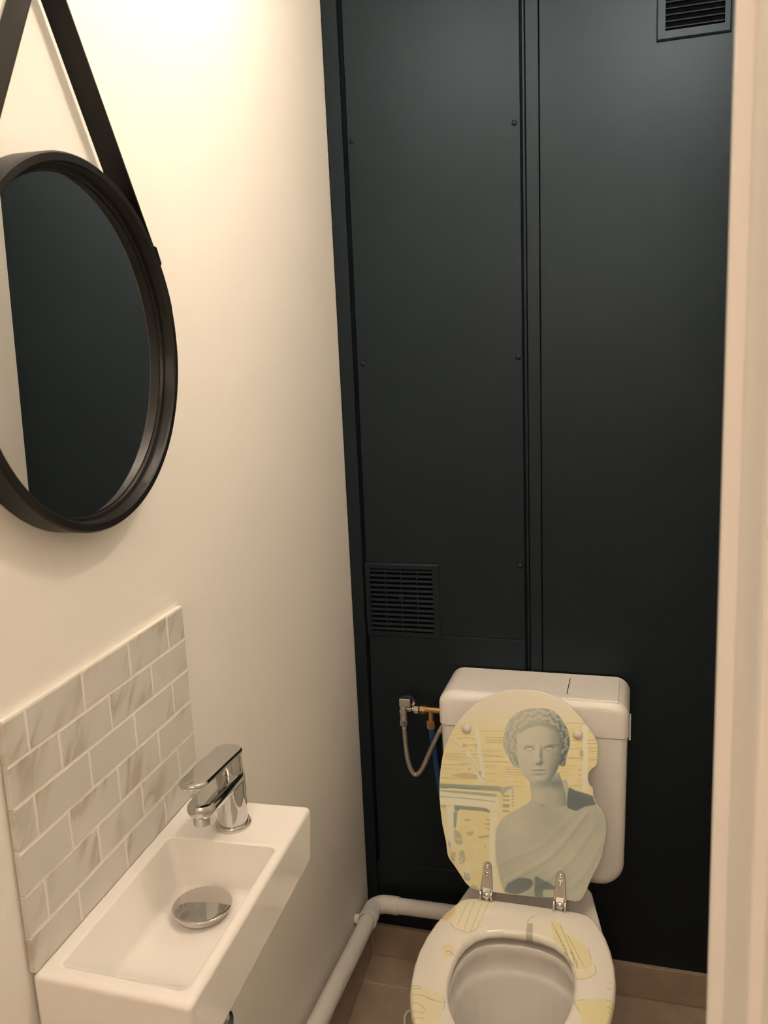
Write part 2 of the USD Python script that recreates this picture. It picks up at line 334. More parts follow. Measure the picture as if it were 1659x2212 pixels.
# ------------------------------------------------------------------ wash basin, tap, plug, trap
RZ = .9488
boff = (0, -1.10, RZ)
t = thing('wash_basin', 'small rectangular white china wash basin fixed to the left wall', 'basin', wl(*boff), DL)
outer = hull(np.vstack([SPH * .007 + q for q in [(.0085, -1.270, RZ - .007), (.0085, -.913, RZ - .007), (.1825, -1.282, RZ - .007), (.1825, -.913, RZ - .007),
                         (.0085, -1.269, RZ - .077), (.0085, -.915, RZ - .077), (.1815, -1.281, RZ - .077), (.1815, -.922, RZ - .072), (.176, -.932, RZ - .079)]]))
def opening(e, z0, z1):   # the bowl's mouth, grown by e
    P = []
    for x, y, sx, sy in ((.0250, -1.2590, 1, 1), (.0250, -1.0110, 1, -1), (.1760, -1.0110, -1, -1), (.1760, -1.2680, -1, 1)):
        for k in np.linspace(0, 2 * np.pi, 24, endpoint=False): P += [(x + sx * .009 + (.009 + e) * math.cos(k), y + sy * .009 + (.009 + e) * math.sin(k), z) for z in (z0, z1)]
    return hull(P)
cut = hull(np.vstack([SPH * .012 + q for q in [(.0535, -1.192, RZ - .050), (.0535, -1.036, RZ - .052), (.152, -1.192, RZ - .050), (.152, -1.036, RZ - .052)]] + [arr(opening(0, RZ - .0022, RZ + .01))[0]]))
LP = ((-.0002, .0020), (.0006, .0010), (.0018, .00035), (.0040, 0), (.0045, -.002))
lip = MF()
for (e0, d0), (e1, d1) in zip(LP[:-1], LP[1:]): lip = lip + hull(np.vstack([arr(opening(e0, RZ - d0, RZ - d0 + .00001))[0], arr(opening(e1, RZ - d1, RZ - d1 + .00001))[0]])) + opening(e0, RZ - d0, RZ + .01)
obj('basin_body', outer - cut - lip, china, t, 28, off=boff)
poff = (.0965, -1.072, RZ - .0605)
t = thing('drain_plug', 'round domed chrome drain cover in the bottom of the wash basin', 'drain plug', wl(*poff), DL)
obj('dome', lathe([(.0320, .0070), (.0362, .0076), (.0376, .0092), (.0376, .0104)] + [(.0370 * math.sin(k) / math.sin(.12), .0112 + .3091 * (math.cos(k) - math.cos(.12))) for k in np.linspace(.12, 0, 14)]), chrome, t, 60)
obj('collar', lathe([(.031, -.001), (.0325, .0012), (.0300, .0065)]), steel, t, 30)
# tap
foff = (.0985, -.9685, RZ)
t = thing('basin_tap', 'chrome single-lever tap standing at the far end of the wash basin', 'tap', wl(*foff), DL)
L_ = lambda n, tt, z: np.array([n - 0, tt, z])
def paddle(p0, p1, w0, w1, th, r):
    """flat tongue with round ends between two centres; coordinates relative to the tap's base"""
    p0, p1 = np.array(p0, float), np.array(p1, float); d = (p1 - p0) / np.linalg.norm(p1 - p0); s = np.array([1., 0, 0]); u_ = np.cross(s, d); u_ *= np.sign(u_[2]) or 1
    P = []
    for c, w in ((p0, w0), (p1, w1)):
        for a in np.linspace(0, 2 * np.pi, 40, endpoint=False):
            for b in np.linspace(-np.pi / 2, np.pi / 2, 7):
                rr = w - r + r * math.cos(b); P.append(c + rr * (math.cos(a) * s + math.sin(a) * d) + u_ * (math.sin(b) * th / 2))
    return hull(P)
obj('base_ring', lathe([(.0245, 0), (.0250, .0015), (.0250, .004), (.0235, .0062), (.0212, .0068)]), chrome, t, 40)
bp = [np.array([.0206 * math.cos(a), .0206 * math.sin(a), .006]) for a in np.linspace(0, 2 * np.pi, 64, endpoint=False)]
bq = [np.array([.0196 * math.cos(a), 0.002 + .0190 * math.sin(a), .074 + .10 * (.0185 * math.sin(a))]) for a in np.linspace(0, 2 * np.pi, 64, endpoint=False)]
obj('tap_body', hull(bp + bq), chrome, t, 25)
obj('spout', paddle((0, .000, .0690), (0, -.084, .0725), .0200, .0192, .0175, .0060), chrome, t, 30)
obj('aerator', lathe([(.0110, .0525), (.0118, .0530), (.0118, .067), (.0118, .068), (.0118, .070)], (0, -.086, 0)), steel, t, 40)
obj('cartridge', lathe([(.0178, .074), (.0182, .082), (.0176, .092), (.0160, .102), (0, .104)], (0, .001, 0)), chrome, t, 50)
lv = obj('lever', paddle((0, .000, .1070), (0, -.099, .1145), .0200, .0190, .0082, .0040), chrome, t, 30)
for q in (-.010, .010): obj('mark_dot', lathe([(.0009, 0), (.0009, .0006)], (q, -.012, .1114)), dark_hole, lv, False)
# trap under the basin
toff = (.088, -1.066, .63)
t = thing('bottle_trap', 'chrome bottle trap under the wash basin, only its rim showing', 'trap', wl(*toff), DL)
obj('cup', lathe([(0, 0), (.024, .002), (.0285, .008), (.0285, .075), (.031, .077), (.031, .092), (.026, .095)]), chrome, t, 30)
obj('tailpiece', lathe([(.016, .093), (.016, .2365)]), chrome, t, 40)
obj('outlet', sweep([(-.02, 0, .060), (-.086, 0, .060)], .016), chrome, t, 40)

# ------------------------------------------------------------------ ventilation grilles
def grille(label, x0, x1, z0, z1, sx0, sx1, sz0, sz1, nsl, group, posts, knob):
    cx, cz = (x0 + x1) / 2, (z0 + z1) / 2
    t = thing('ventilation_grille', label, 'ventilation grille', (cx, 0, cz)); o = (cx, 0, cz)
    fr = hull([(x, y, z) for y, e in ((.0005, 0), (-.003, 0), (-.0052, .003)) for x in (x0 + e, x1 - e) for z in (z0 + e, z1 - e)])
    hole = MF(manifold3d.Mesh(np.array(box((sx0, -.05, sz0), (sx1, .05, sz1)).vertices, np.float32), np.array(box((sx0, -.05, sz0), (sx1, .05, sz1)).faces, np.uint32)))
    obj('grille_frame', fr - hole, navy, t, False, off=o)
    obj('back_plate', box((sx0 - .002, -.0006, sz0 - .002), (sx1 + .002, .0004, sz1 + .002)), dark_hole, t, False, off=o)
    p = (sz1 - sz0) / nsl
    for k in range(nsl):
        zc = sz0 + p * (k + .5)
        q = np.array([(-.0010, zc + p * .30), (-.0046, zc + p * .04), (-.0050, zc - p * .16), (-.0040, zc - p * .18), (-.0004, zc + p * .10)])
        obj('slat', strip_solid([np.array([(x, a, b) for a, b in q]) for x in (sx0 - .001, sx1 + .001)]), navy, t, False, off=o)
    for xq in posts:
        obj('rib', box((xq - .0012, -.0030, sz0), (xq + .0012, -.0004, sz1)), navy, t, False, off=o)
    if knob: obj('slider_knob', cbox(((sx0 + sx1) / 2 - .006, -.0068, knob - .006), ((sx0 + sx1) / 2 + .006, -.001, knob + .006), .001), navy, t, False, off=o)
grille('dark painted ventilation grille low on the back wall, left of the cistern', .0395, .2222, .8866, 1.0712, .0512, .2080, .9000, 1.0580, 13, None, (.0904, .1296, .1688), .9865)
grille('dark painted ventilation grille high in the top right corner of the back wall', .7003, .8387, 2.1490, 2.2870, .7170, .8262, 2.1660, 2.2700, 9, None, (), None)

# ------------------------------------------------------------------ toilet
TX = .464
t = thing('toilet', 'white toilet with raised printed lid and cistern against the dark wall', 'toilet', (TX, -.35, 0)); toff = np.array([TX, -.35, 0.])
half_outer = [(-.323, 0), (-.323, .060), (-.3235, .105), (-.328, .125), (-.340, .138), (-.365, .151), (-.391, .162), (-.425, .172), (-.466, .180), (-.508, .184), (-.550, .1835), (-.590, .179), (-.618, .174), (-.643, .167), (-.671, .157), (-.70, .142), (-.735, .115), (-.765, .080), (-.784, .040), (-.790, 0)]
half_inner = [(-.417, 0), (-.420, .035), (-.430, .064), (-.447, .085), (-.471, .099), (-.502, .108), (-.533, .111), (-.567, .1108), (-.594, .107), (-.620, .101), (-.645, .091), (-.669, .077), (-.695, .054), (-.712, .026), (-.717, 0)]
def loop_of(h): return np.array([(x, y) for y, x in h] + [(-x, y) for y, x in h[-2:0:-1]])
C0 = np.array([0, -.555])
def by_angle(poly, n, centre=C0):
    """resample a star-shaped outline at n even angles round the centre"""
    p = spline(np.vstack([poly, poly[:1]]), 12 * len(poly))[:-1] - centre; a = np.arctan2(p[:, 1], p[:, 0]); o = np.argsort(a); a, r = a[o], np.hypot(*p.T)[o]
    g = np.linspace(-np.pi, np.pi, n, endpoint=False); rr = np.interp(g, np.r_[a - 2 * np.pi, a, a + 2 * np.pi], np.r_[r, r, r])
    return np.stack([np.cos(g) * rr, np.sin(g) * rr], 1) + centre
O_, I_ = loop_of(half_outer), loop_of(half_inner)
# pan
NP = 220
deck = Polygon([(-.118, -.185), (.112, -.185), (.124, -.20), (.160, -.36), (.170, -.45), (-.170, -.45), (-.160, -.34), (-.130, -.20)])
body_o = Polygon(loop_of(half_outer)).buffer(-.008); body_o = body_o.intersection(shapely.box(-1, -2, 1, -.36))
rim = body_o.union(deck).buffer(.02).buffer(-.035).buffer(.015)
def ring_of(poly, z, s=(1, 1), sh=(0, 0), c=C0, n=NP):
    p = np.array(poly.exterior.coords)[:-1]; l = by_dense(p, n); l = (l - c) * np.array(s) + c + np.array(sh); return np.c_[l[:, 0] + TX, l[:, 1], np.full(n, z)]
def by_dense(p, n, centre=C0):
    ls = LineString(np.vstack([p, p[:1]])); q = np.array([ls.interpolate(k, normalized=True).coords[0] for k in np.linspace(0, 1, 3000, endpoint=False)]) - centre
    a = np.arctan2(q[:, 1], q[:, 0]); o = np.argsort(a); a, r = a[o], np.hypot(*q.T)[o]; g = np.linspace(-np.pi, np.pi, n, endpoint=False)
    rr = np.interp(g, np.r_[a - 2 * np.pi, a, a + 2 * np.pi], np.r_[r, r, r]); return np.stack([np.cos(g) * rr, np.sin(g) * rr], 1) + centre
hole = Polygon(loop_of(half_inner))
cb = np.array([0, -.44])
R = [ring_of(rim, 0.0, (.62, .80), (0, .05)), ring_of(rim, .02, (.61, .79), (0, .05)), ring_of(rim, .10, (.58, .76), (0, .045)), ring_of(rim, .20, (.66, .80), (0, .03)), ring_of(rim, .29, (.84, .90), (0, .012)),
     ring_of(rim, .345, (.95, .97)), ring_of(rim, .375, (.99, .99)), ring_of(rim, .396, (1, 1)), ring_of(rim, .403, (.985, .988)), ring_of(rim, .405, (.96, .965)),
     ring_of(hole, .405, (1.06, 1.03)), ring_of(hole, .402, (1.03, 1.015)), ring_of(hole, .392, (1.02, 1.01)), ring_of(hole, .383, (1.06, 1.03)), ring_of(hole, .366, (1.09, 1.045)), ring_of(hole, .352, (1.08, 1.035)),
     ring_of(hole, .345, (1.05, 1.015)), ring_of(hole, .335, (.99, .965)), ring_of(hole, .28, (.94, .92)), ring_of(hole, .20, (.82, .79)), ring_of(hole, .14, (.62, .6)), ring_of(hole, .12, (.4, .4)), ring_of(hole, .115, (.1, .1))]
obj('pan', strip_solid(R), china, t, 65, off=toff)

# cistern
def slab_hull(x0, x1, z0, z1, yb, yf, Rt, Rb, r, dx=0.0):
    P = []
    for cx, cz, Rr in ((x0 + Rt, z1 - Rt, Rt), (x1 - Rt, z1 - Rt, Rt), (x0 + Rb + dx, z0 + Rb, Rb), (x1 - Rb - dx, z0 + Rb, Rb)):
        for a in np.linspace(0, 2 * np.pi, 48, endpoint=False):
            P.append((cx + Rr * math.cos(a), yb, cz + Rr * math.sin(a)))
            for b in np.linspace(0, np.pi / 2, 7):
                q = Rr - r + r * math.cos(b); P.append((cx + q * math.cos(a), yf + r - r * math.sin(b), cz + q * math.sin(a)))
    return hull(P)
ci = obj('cistern', slab_hull(.2500, .6595, .383, .790, -.006, -.1575, .03, .055, .022, .006).trim_by_plane((0, 0, -1), -.7390), plastic, t, 30, off=toff)
cover = slab_hull(.2478, .6620, .62, .8205, -.006, -.1600, .034, .034, .020).trim_by_plane((0, 0, 1), .7415)
obj('cistern_cover', cover, plastic, ci, 30, off=toff)
# flush plate let into the right of the cover, with a dark slot beside it
fp = rbox((.5325, -.1500, .8140), (.6400, -.0250, .8220), .003)
obj('flush_plate', fp, plastic, ci, 30, off=toff)
obj('flush_slot', box((.5296, -.125, .8200), (.5312, -.034, .8209)), dark_hole, ci, False, off=toff)
obj('side_clip', cbox((.6600, -.075, .700), (.6650, -.045, .752), .0015), plastic, ci, False, off=toff)

# seat ring with its printed pattern
CREAM = np.array([.90, .86, .77])
def art_albedo(c, white=np.array([222, 193, 152.])): return lin(c) / lin(white) * CREAM
SEAT_PATCHES = [((226, 200, 140), [[-1340, 1882], [-661, 1920], [-745, 1592], [-829, 1260], [-878, 989], [-1040, 887], [-1312, 974], [-1406, 1082], [-1396, 1306]]), ((214, 172, 100), [[-1622, 1209], [-1585, 1307], [-1400, 1671], [-1392, 1352], [-1511, 1102]]), ((216, 186, 120), [[-1421, 323], [-1370, 465], [-1228, 449], [-1149, 307], [-1189, 140], [-1331, 106]]), ((220, 192, 128), [[-1772, -766], [-1537, -763], [-1183, -837], [-1058, -996], [-1044, -1227], [-1048, -1536], [-1512, -1649]]), ((226, 200, 150), [[71, 1425], [158, 1621], [261, 1689], [434, 1641], [685, 1611], [844, 1348], [1101, 1118], [1317, 1007], [1417, 602], [1469, 316], [1390, 187], [1221, 111], [1128, 198], [1072, 445], [891, 788], [656, 1055], [271, 1130], [79, 1044]]), ((218, 190, 118), [[519, 1616], [716, 1575], [877, 1272], [1238, 1029], [1421, 527], [1281, 345], [1127, 383], [999, 735], [626, 1089]]), ((222, 196, 130), [[1128, 198], [1208, 309], [1427, 416], [1476, 336], [1390, 187], [1197, 98]]), ((165, 145, 100), [[97, 1048], [87, 1407], [192, 1453], [237, 1081]]), ((218, 190, 112), [[1152, -464], [1303, -393], [1844, -263], [1862, -492], [1793, -845], [1316, -961], [1252, -704]])]
SEAT_LINES = [(2, [[-1193, 1812], [-1253, 1031]]), (2, [[-1066, 1841], [-1102, 915]]), (2, [[-903, 1832], [-964, 926]]), (2, [[-763, 1864], [-868, 1013]]), (3, [[-1406, 1082], [-1307, 953], [-1040, 887], [-868, 1013]]), (4, [[-1654, 1224], [-1573, 1185]]), (4, [[-1736, 896], [-1656, 885]]), (4, [[-1761, 762], [-1703, 754]]), (5, [[-1308, 250], [-1246, 276], [-1162, 205]]), (3, [[-1734, -757], [-1553, -749]]), (3, [[-1730, -845], [-1528, -797]]), (3, [[-1694, -960], [-1406, -977], [-1262, -1045]]), (3, [[-1651, -1173], [-1486, -1167], [-1328, -1296]]), (3, [[-1597, -1328], [-1336, -1364]]), (3, [[-1544, -1479], [-1333, -1477]]), (3, [[-1123, -875], [-1051, -1028], [-1039, -1193]]), (3, [[-1398, -1010], [-1190, -1028], [-1063, -1031]]), (3, [[555, 1537], [1072, 445]]), (4, [[655, 1346], [932, 758]]), (3, [[723, 1490], [1147, 462]]), (3, [[893, 1234], [1249, 449]]), (5, [[993, 812], [1140, 385]]), (3, [[1294, 962], [1375, 669]]), (3, [[1131, 162], [1197, 98], [1390, 187], [1471, 334], [1448, 496]]), (4, [[1692, -7], [1765, -25]]), (3, [[1711, 138], [1772, 135]]), (3, [[1680, -303], [1822, -319]]), (3, [[1709, -463], [1827, -467]]), (3, [[1737, -587], [1831, -597]]), (3, [[1252, -704], [1152, -464], [1303, -393]]), (3, [[71, 1425], [158, 1621], [261, 1689]])]
def layer(col, pts, mask, c):
    mask = mask[:, None]; return col * (1 - mask) + np.asarray(c) * mask
def poly_mask(P, poly, soft):
    poly = Polygon(poly).buffer(0); poly = poly.buffer(soft).buffer(-2 * soft).buffer(soft) if poly.area > 40 * soft * soft else poly
    m = np.zeros(len(P)); x0, y0, x1, y1 = poly.bounds; k = np.where((P[:, 0] > x0 - soft) & (P[:, 0] < x1 + soft) & (P[:, 1] > y0 - soft) & (P[:, 1] < y1 + soft))[0]
    if not len(k): return m
    g = shapely.points(P[k]); shapely.prepare(poly); ins = shapely.contains(poly, g); d = shapely.distance(poly.boundary, g)
    m[k] = np.clip(.5 + np.where(ins, d, -d) / soft, 0, 1); return m
def line_mask(P, pts, w, soft):
    l = LineString(spline(np.array(pts, float), 24) if len(pts) > 2 else pts); m = np.zeros(len(P)); x0, y0, x1, y1 = l.bounds; e = w + soft
    k = np.where((P[:, 0] > x0 - e) & (P[:, 0] < x1 + e) & (P[:, 1] > y0 - e) & (P[:, 1] < y1 + e))[0]
    if len(k): m[k] = np.clip(.5 + (w / 2 - shapely.distance(l, shapely.points(P[k]))) / soft, 0, 1)
    return m
def seat_colours(P):
    q = (P - np.array([TX, -.53])) * 1e4; col = np.tile(CREAM, (len(P), 1)); fr = np.random.default_rng(3)
    for c, poly in SEAT_PATCHES: col = layer(col, q, poly_mask(q, poly, 30) * .82, art_albedo(c) * np.array([1., .955, 1.]))
    for w, l in SEAT_LINES: col = layer(col, q, line_mask(q, l, w * 4.2, 11) * .75, art_albedo((150, 124, 72)))
    for k in range(10):                                   # hidden front of the ring carries the same kind of pattern
        a = -1.15 - .09 * k; c = np.array([1470 * math.cos(a), -120 + 2150 * math.sin(a)]); col = layer(col, q, line_mask(q, [c * .93, c * 1.03], 14, 11) * .6, art_albedo((150, 124, 72)))
    return col
NA = 760
Oo, Ii = by_dense(O_, NA), by_dense(I_, NA)
prof_s = []   # (fraction across the ring from inside to outside, height)
HT, HB = .0215, 0.0
for b in np.linspace(0, np.pi / 2, 7): prof_s.append((.11 * (1 - math.cos(b)) , .006 + (HT - .0085) * math.sin(b)))
prof_s = [(0.03, 0.0)] + prof_s
for s in np.linspace(.125, .90, 52): prof_s.append((s, HT - .0025 + .0025 * math.sin(np.pi * (s - .05) / .95)))
for b in np.linspace(.15, np.pi / 2, 8): prof_s.append((.90 + .10 * math.sin(b), .0065 + (HT - .0085) * math.cos(b)))
prof_s.append((.985, 0.0))
rowsV = []
for s, h in prof_s:
    p = Ii * (1 - s) + Oo * s; rowsV.append(np.c_[p[:, 0] + TX, p[:, 1], np.full(NA, .4185 + h)])
V = np.vstack(rowsV); m = len(rowsV)
i, j = np.meshgrid(np.arange(m), np.arange(NA), indexing='ij'); i2, k = (i + 1) % m, (j + 1) % NA
F = np.stack([i * NA + j, i * NA + k, i2 * NA + k, i2 * NA + j], -1).reshape(-1, 4); F = np.vstack([F[:, [0, 1, 2]], F[:, [0, 2, 3]]])
q = trimesh.Trimesh(V, F, process=False)
if q.volume < 0: F = F[:, ::-1]
def vnormals(v, f):
    n = np.zeros_like(v); c = np.cross(v[f[:, 1]] - v[f[:, 0]], v[f[:, 2]] - v[f[:, 0]])
    for a in range(3): np.add.at(n, f[:, a], c)
    return n / np.maximum(np.linalg.norm(n, axis=1, keepdims=True), 1e-12)
sc = seat_colours(V[:, :2])
st = coloured(numbered(path_of(t), 'seat'), V - toff, F, sc, print_seat, vnormals(V, F))
tag(st, 'cream seat ring printed with pale yellow column fragments')
for x, y in ((-.145, -.42), (.145, -.42), (-.13, -.66), (.13, -.66)): obj('seat_buffer', lathe([(.011, .4045), (.011, .4188)], (TX + x, y, 0), n=20), rubber, st, 30, off=toff)

# lid: cut-out board standing open against the cistern, printed on its face
LA, LB = np.array([TX, -.327, .45]), np.array([TX, -.178, .83])
LV = (LB - LA) / np.linalg.norm(LB - LA); LU = np.array([1., 0, 0]); LN = np.cross(LU, LV)
LID = np.array([[-26.3, 423.7], [-1.4, 423.3], [23.3, 420.4], [48.0, 412.4], [72.6, 398.2], [91.0, 383.1], [109.4, 363.6], [124.6, 344.1], [133.8, 328.7], [136.9, 318.7], [136.8, 292.3], [134.7, 279.0], [124.7, 269.3], [119.0, 261.5], [118.4, 246.9], [122.4, 237.2], [128.4, 232.0], [130.1, 216.3], [136.2, 202.6], [146.6, 189.3], [154.1, 175.9], [156.7, 156.3], [154.8, 133.5], [149.6, 107.5], [142.8, 84.2], [131.8, 63.3], [124.9, 45.7], [118.1, 28.1], [111.2, 14.7], [99.9, 7.6], [82.5, 8.1], [59.2, 9.2], [26.9, 6.3], [-35.7, 3.7], [-69.0, 3.6], [-99.6, 2.5], [-115.2, 6.2], [-127.9, 13.3], [-141.1, 29.0], [-154.4, 44.9], [-169.6, 63.6], [-175.8, 92.4], [-185.5, 127.0], [-193.3, 171.2], [-196.2, 207.2], [-194.9, 243.9], [-190.2, 278.0], [-181.7, 303.4], [-168.6, 332.3], [-147.4, 361.8], [-119.7, 388.7], [-88.7, 407.9], [-57.5, 419.4]]) / 1000
lidp = Polygon(spline(np.vstack([LID, LID[:1]]), 53 * 8)[:-1]).buffer(0).buffer(.0008).buffer(-.0008)
# printed picture, laid out on the lid in its own units (0.3 mm)
def lid_colours(P):
    M = np.array([[.00030330, .00000937, -.24857], [.00003105, -.00029259, .46153]]); q = np.linalg.solve(M[:, :2], (P - M[:, 2]).T).T
    a, b = q[:, 0], q[:, 1]; W_ = np.array([205, 180, 150.]); alb = lambda c: lin(c) / lin(W_) * .8
    from meshkit import fbm
    nz = fbm(np.c_[a / 60, b / 60, 0 * a], 4, 5); nz2 = fbm(np.c_[a / 14, b / 14, 0 * a + 3], 3, 9); hz = fbm(np.c_[a / 170, b / 7, 0 * a + 1], 3, 2)
    f = np.clip((b - 330) / 240, 0, 1)[:, None]; f = f * f * (3 - 2 * f)
    col = alb((201, 174, 132)) * (1 - f) + alb((204, 172, 110)) * f
    pale = (np.clip((nz - .45) * 3.5, 0, 1) * .6 * (b > 420))[:, None]; col = col * (1 - pale) + alb((203, 178, 126)) * pale
    st_ = (np.clip((hz - .60) * 7, 0, 1) * .45 * ((b > 440) & (b < 900)))[:, None]; col = col * (1 - st_) + alb((168, 145, 92)) * st_
    def L(c, w, *ls, o=.85, s=3.):
        nonlocal col
        for l in ls: col = layer(col, q, line_mask(q, l, w, s) * o, alb(c))
    def A(c, *ps, o=.9, s=4.):
        nonlocal col
        for p in ps:
            if s >= 8: p = spline(np.array(list(p) + [p[0]], float), 10 * len(p))
            col = layer(col, q, poly_mask(q, p, s) * o, alb(c))
    br, gr, dk, cr, bp = (158, 134, 88), (140, 132, 100), (120, 118, 92), (205, 182, 138), (178, 152, 96)
    # thin courses behind the figure
    L(br, 5, [(230, 556), (330, 548), (400, 556)], [(470, 548), (600, 553)], [(470, 566), (606, 570)], [(480, 584), (606, 588)], [(300, 600), (430, 602)], [(190, 663), (420, 668), (610, 690)], [(185, 680), (400, 690)], [(430, 716), (640, 726)], [(170, 738), (330, 742)], [(620, 775), (740, 782)], [(625, 795), (752, 800)], [(640, 812), (756, 818)], [(160, 832), (260, 838), (420, 842)], o=.75)
    L(bp, 9, [(290, 500), (600, 505)], [(260, 520), (420, 524)], [(200, 700), (330, 706)], [(430, 640), (590, 646)], [(170, 770), (300, 776)], [(620, 760), (720, 764)], o=.5, s=6)
    A(br, [(300, 600), (330, 592), (345, 604), (340, 616), (305, 614)], [(385, 592), (425, 596), (430, 618), (410, 622), (400, 606)], [(225, 815), (330, 800), (420, 812), (425, 838), (300, 834)], [(350, 765), (372, 764), (368, 785)], o=.6)
    # raking timbers
    A(cr, [(396, 470), (424, 470), (480, 862), (452, 866)], [(228, 548), (252, 540), (312, 610), (292, 624)], [(330, 640), (360, 640), (470, 860), (440, 862)], o=.9)
    L(br, 5, [(364, 690), (455, 842)], [(240, 556), (300, 622)], o=.7); A(br, [(425, 790), (448, 786), (452, 812), (440, 815)], [(455, 838), (470, 836), (472, 856)], o=.7)
    # entablature
    A(gr, [(150, 872), (330, 882), (580, 896), (590, 930), (440, 922), (150, 906)], o=.95, s=6); A(dk, [(156, 890), (400, 902), (560, 918), (420, 920), (156, 906)], o=.6, s=8)
    A(gr, [(150, 920), (330, 930), (560, 945), (555, 968), (330, 958), (150, 944)], o=.75, s=6); L(cr, 7, [(205, 910), (300, 916), (430, 930), (565, 946)], o=.95)
    A(cr, [(150, 928), (210, 935), (560, 972), (575, 1000), (575, 1060), (500, 1062), (480, 1034), (150, 1022)], o=.85, s=5); L(dk, 6, [(155, 966), (330, 978), (545, 1002)], o=.75)
    A(gr, [(560, 900), (660, 898), (680, 906), (640, 920), (600, 960), (575, 930)], o=.7)
    A(gr, *[[(600, y), (650, y + 2), (648, y + h), (602, y + h)] for y, h in ((955, 14), (985, 12), (1016, 26), (1060, 14))], o=.85); A(gr, *[[(664, y), (680, y), (678, y + 10), (662, y + 10)] for y in (918, 938, 958, 980, 1000, 1022)], o=.7)
    # doorway and pilasters
    A(cr, [(205, 1030), (252, 1035), (248, 1340), (214, 1330)], [(515, 1075), (572, 1085), (545, 1200), (548, 1400), (590, 1625), (530, 1620), (512, 1400)], o=.95, s=5)
    A(dk, [(258, 1026), (300, 1030), (480, 1046), (512, 1062), (510, 1082), (470, 1070), (300, 1056), (285, 1070), (262, 1066)], o=.9); A((128, 132, 104), [(254, 1070), (282, 1075), (276, 1150), (268, 1200), (255, 1170)], o=.9)
    L(cr, 6, [(300, 1064), (290, 1150), (270, 1230), (250, 1300)], o=.9); A(br, [(328, 1124), (370, 1120), (380, 1130), (340, 1142)], [(332, 1208), (362, 1216), (395, 1204), (398, 1222), (376, 1242), (358, 1232)], [(425, 1252), (440, 1240), (505, 1232), (510, 1246), (450, 1258)], [(478, 1122), (508, 1120), (506, 1138)], [(470, 1156), (510, 1150), (508, 1168)], [(485, 1186), (510, 1182), (506, 1198)], [(470, 1304), (488, 1310), (478, 1322)], o=.7)
    A(gr, [(262, 1190), (310, 1230), (320, 1290), (285, 1300), (262, 1262)], [(215, 1270), (236, 1290), (240, 1330), (222, 1320)], [(238, 1350), (270, 1362), (266, 1420), (240, 1400)], [(300, 1350), (330, 1345), (342, 1420), (300, 1430)], [(330, 1490), (372, 1500), (376, 1545), (338, 1540)], [(390, 1572), (430, 1588), (436, 1610), (392, 1604)], [(160, 1025), (196, 1030), (196, 1042), (160, 1040)], o=.65, s=8)
    for k in range(9):
        x, y = (305, 330, 352, 372, 320, 345, 300, 318, 362)[k], (1430, 1418, 1440, 1468, 1462, 1480, 1400, 1500, 1510)[k]; L(cr, 4, [(x - 16, y + 4), (x - 4, y - 14), (x + 12, y - 6), (x + 8, y + 10), (x - 4, y + 14)], o=.9, s=3)
    L(cr, 4, [(215, 1310), (245, 1330), (250, 1370), (300, 1440)], [(250, 1240), (300, 1270), (320, 1250)], o=.9)
    # courses at the right of the figure
    A(cr, [(1150, 470), (1182, 480), (1180, 940), (1142, 930), (1150, 700)], o=.9, s=5)
    L(br, 5, [(1040, 458), (1160, 462)], [(1060, 580), (1140, 584)], [(1180, 580), (1250, 582)], [(1180, 602), (1250, 604)], [(1185, 632), (1250, 636)], [(1060, 640), (1140, 632)], [(1060, 704), (1150, 708)], [(1190, 712), (1246, 714)], [(1060, 890), (1140, 892)], [(1190, 655), (1250, 660)], o=.75)
    A(br, [(1128, 655), (1150, 640), (1156, 690), (1130, 705)], [(1116, 780), (1136, 778), (1134, 796)], [(1112, 812), (1136, 812), (1134, 828)], [(1080, 545), (1140, 540), (1138, 556), (1084, 560)], o=.75)
    # --- plain classical stone bust (a made-up head with cropped hair and a draped shoulder)
    lt, md, dd, te = (184, 162, 124), (158, 143, 110), (92, 90, 74), (82, 84, 72)
    tor = [(800, 850), (800, 985), (765, 1020), (660, 1075), (590, 1125), (558, 1190), (550, 1300), (560, 1420), (585, 1530), (615, 1620), (640, 1640), (850, 1660), (1040, 1685), (1150, 1660), (1220, 1500), (1320, 1250), (1320, 1100), (1250, 1000), (1150, 965), (1060, 920), (1040, 850)]
    mt = poly_mask(q, tor, 5)
    g = lambda x, y, sx, sy: np.exp(-((a - x) / sx) ** 2 - ((b - y) / sy) ** 2)
    tone = .66 - .16 * g(930, 1130, 130, 120) + .20 * g(690, 1180, 110, 120) + .16 * g(960, 1400, 190, 120) - .16 * g(850, 1560, 150, 70) - .10 * g(1250, 1150, 90, 120) + .08 * g(1090, 1580, 60, 70) - .22 * g(875, 1010, 26, 46) + .12 * (nz - .5) + .10 * (nz2 - .5)
    # folds of the cloth that falls from the far shoulder
    for k, (x0, y0, x1, y1, dep) in enumerate(((1180, 1090, 640, 1560, .20), (1240, 1160, 760, 1640, .14), (1290, 1260, 930, 1670, .13), (1120, 1060, 600, 1430, .10), (1290, 1380, 1060, 1680, .10))):
        l = LineString([(x0, y0), ((x0 + x1) / 2 + 30, (y0 + y1) / 2 + 50), (x1, y1)]); l = LineString(spline(np.array(l.coords), 20)); kk = mt > 0; d = np.full(len(a), 1e3); d[kk] = shapely.distance(l, shapely.points(q[kk]))
        sd = np.exp(-(d / 16) ** 2); d2 = np.full(len(a), 1e3); d2[kk] = shapely.distance(LineString(np.array(l.coords) - [14, 20]), shapely.points(q[kk])); tone = tone - dep * sd + dep * .7 * np.exp(-(d2 / 18) ** 2)
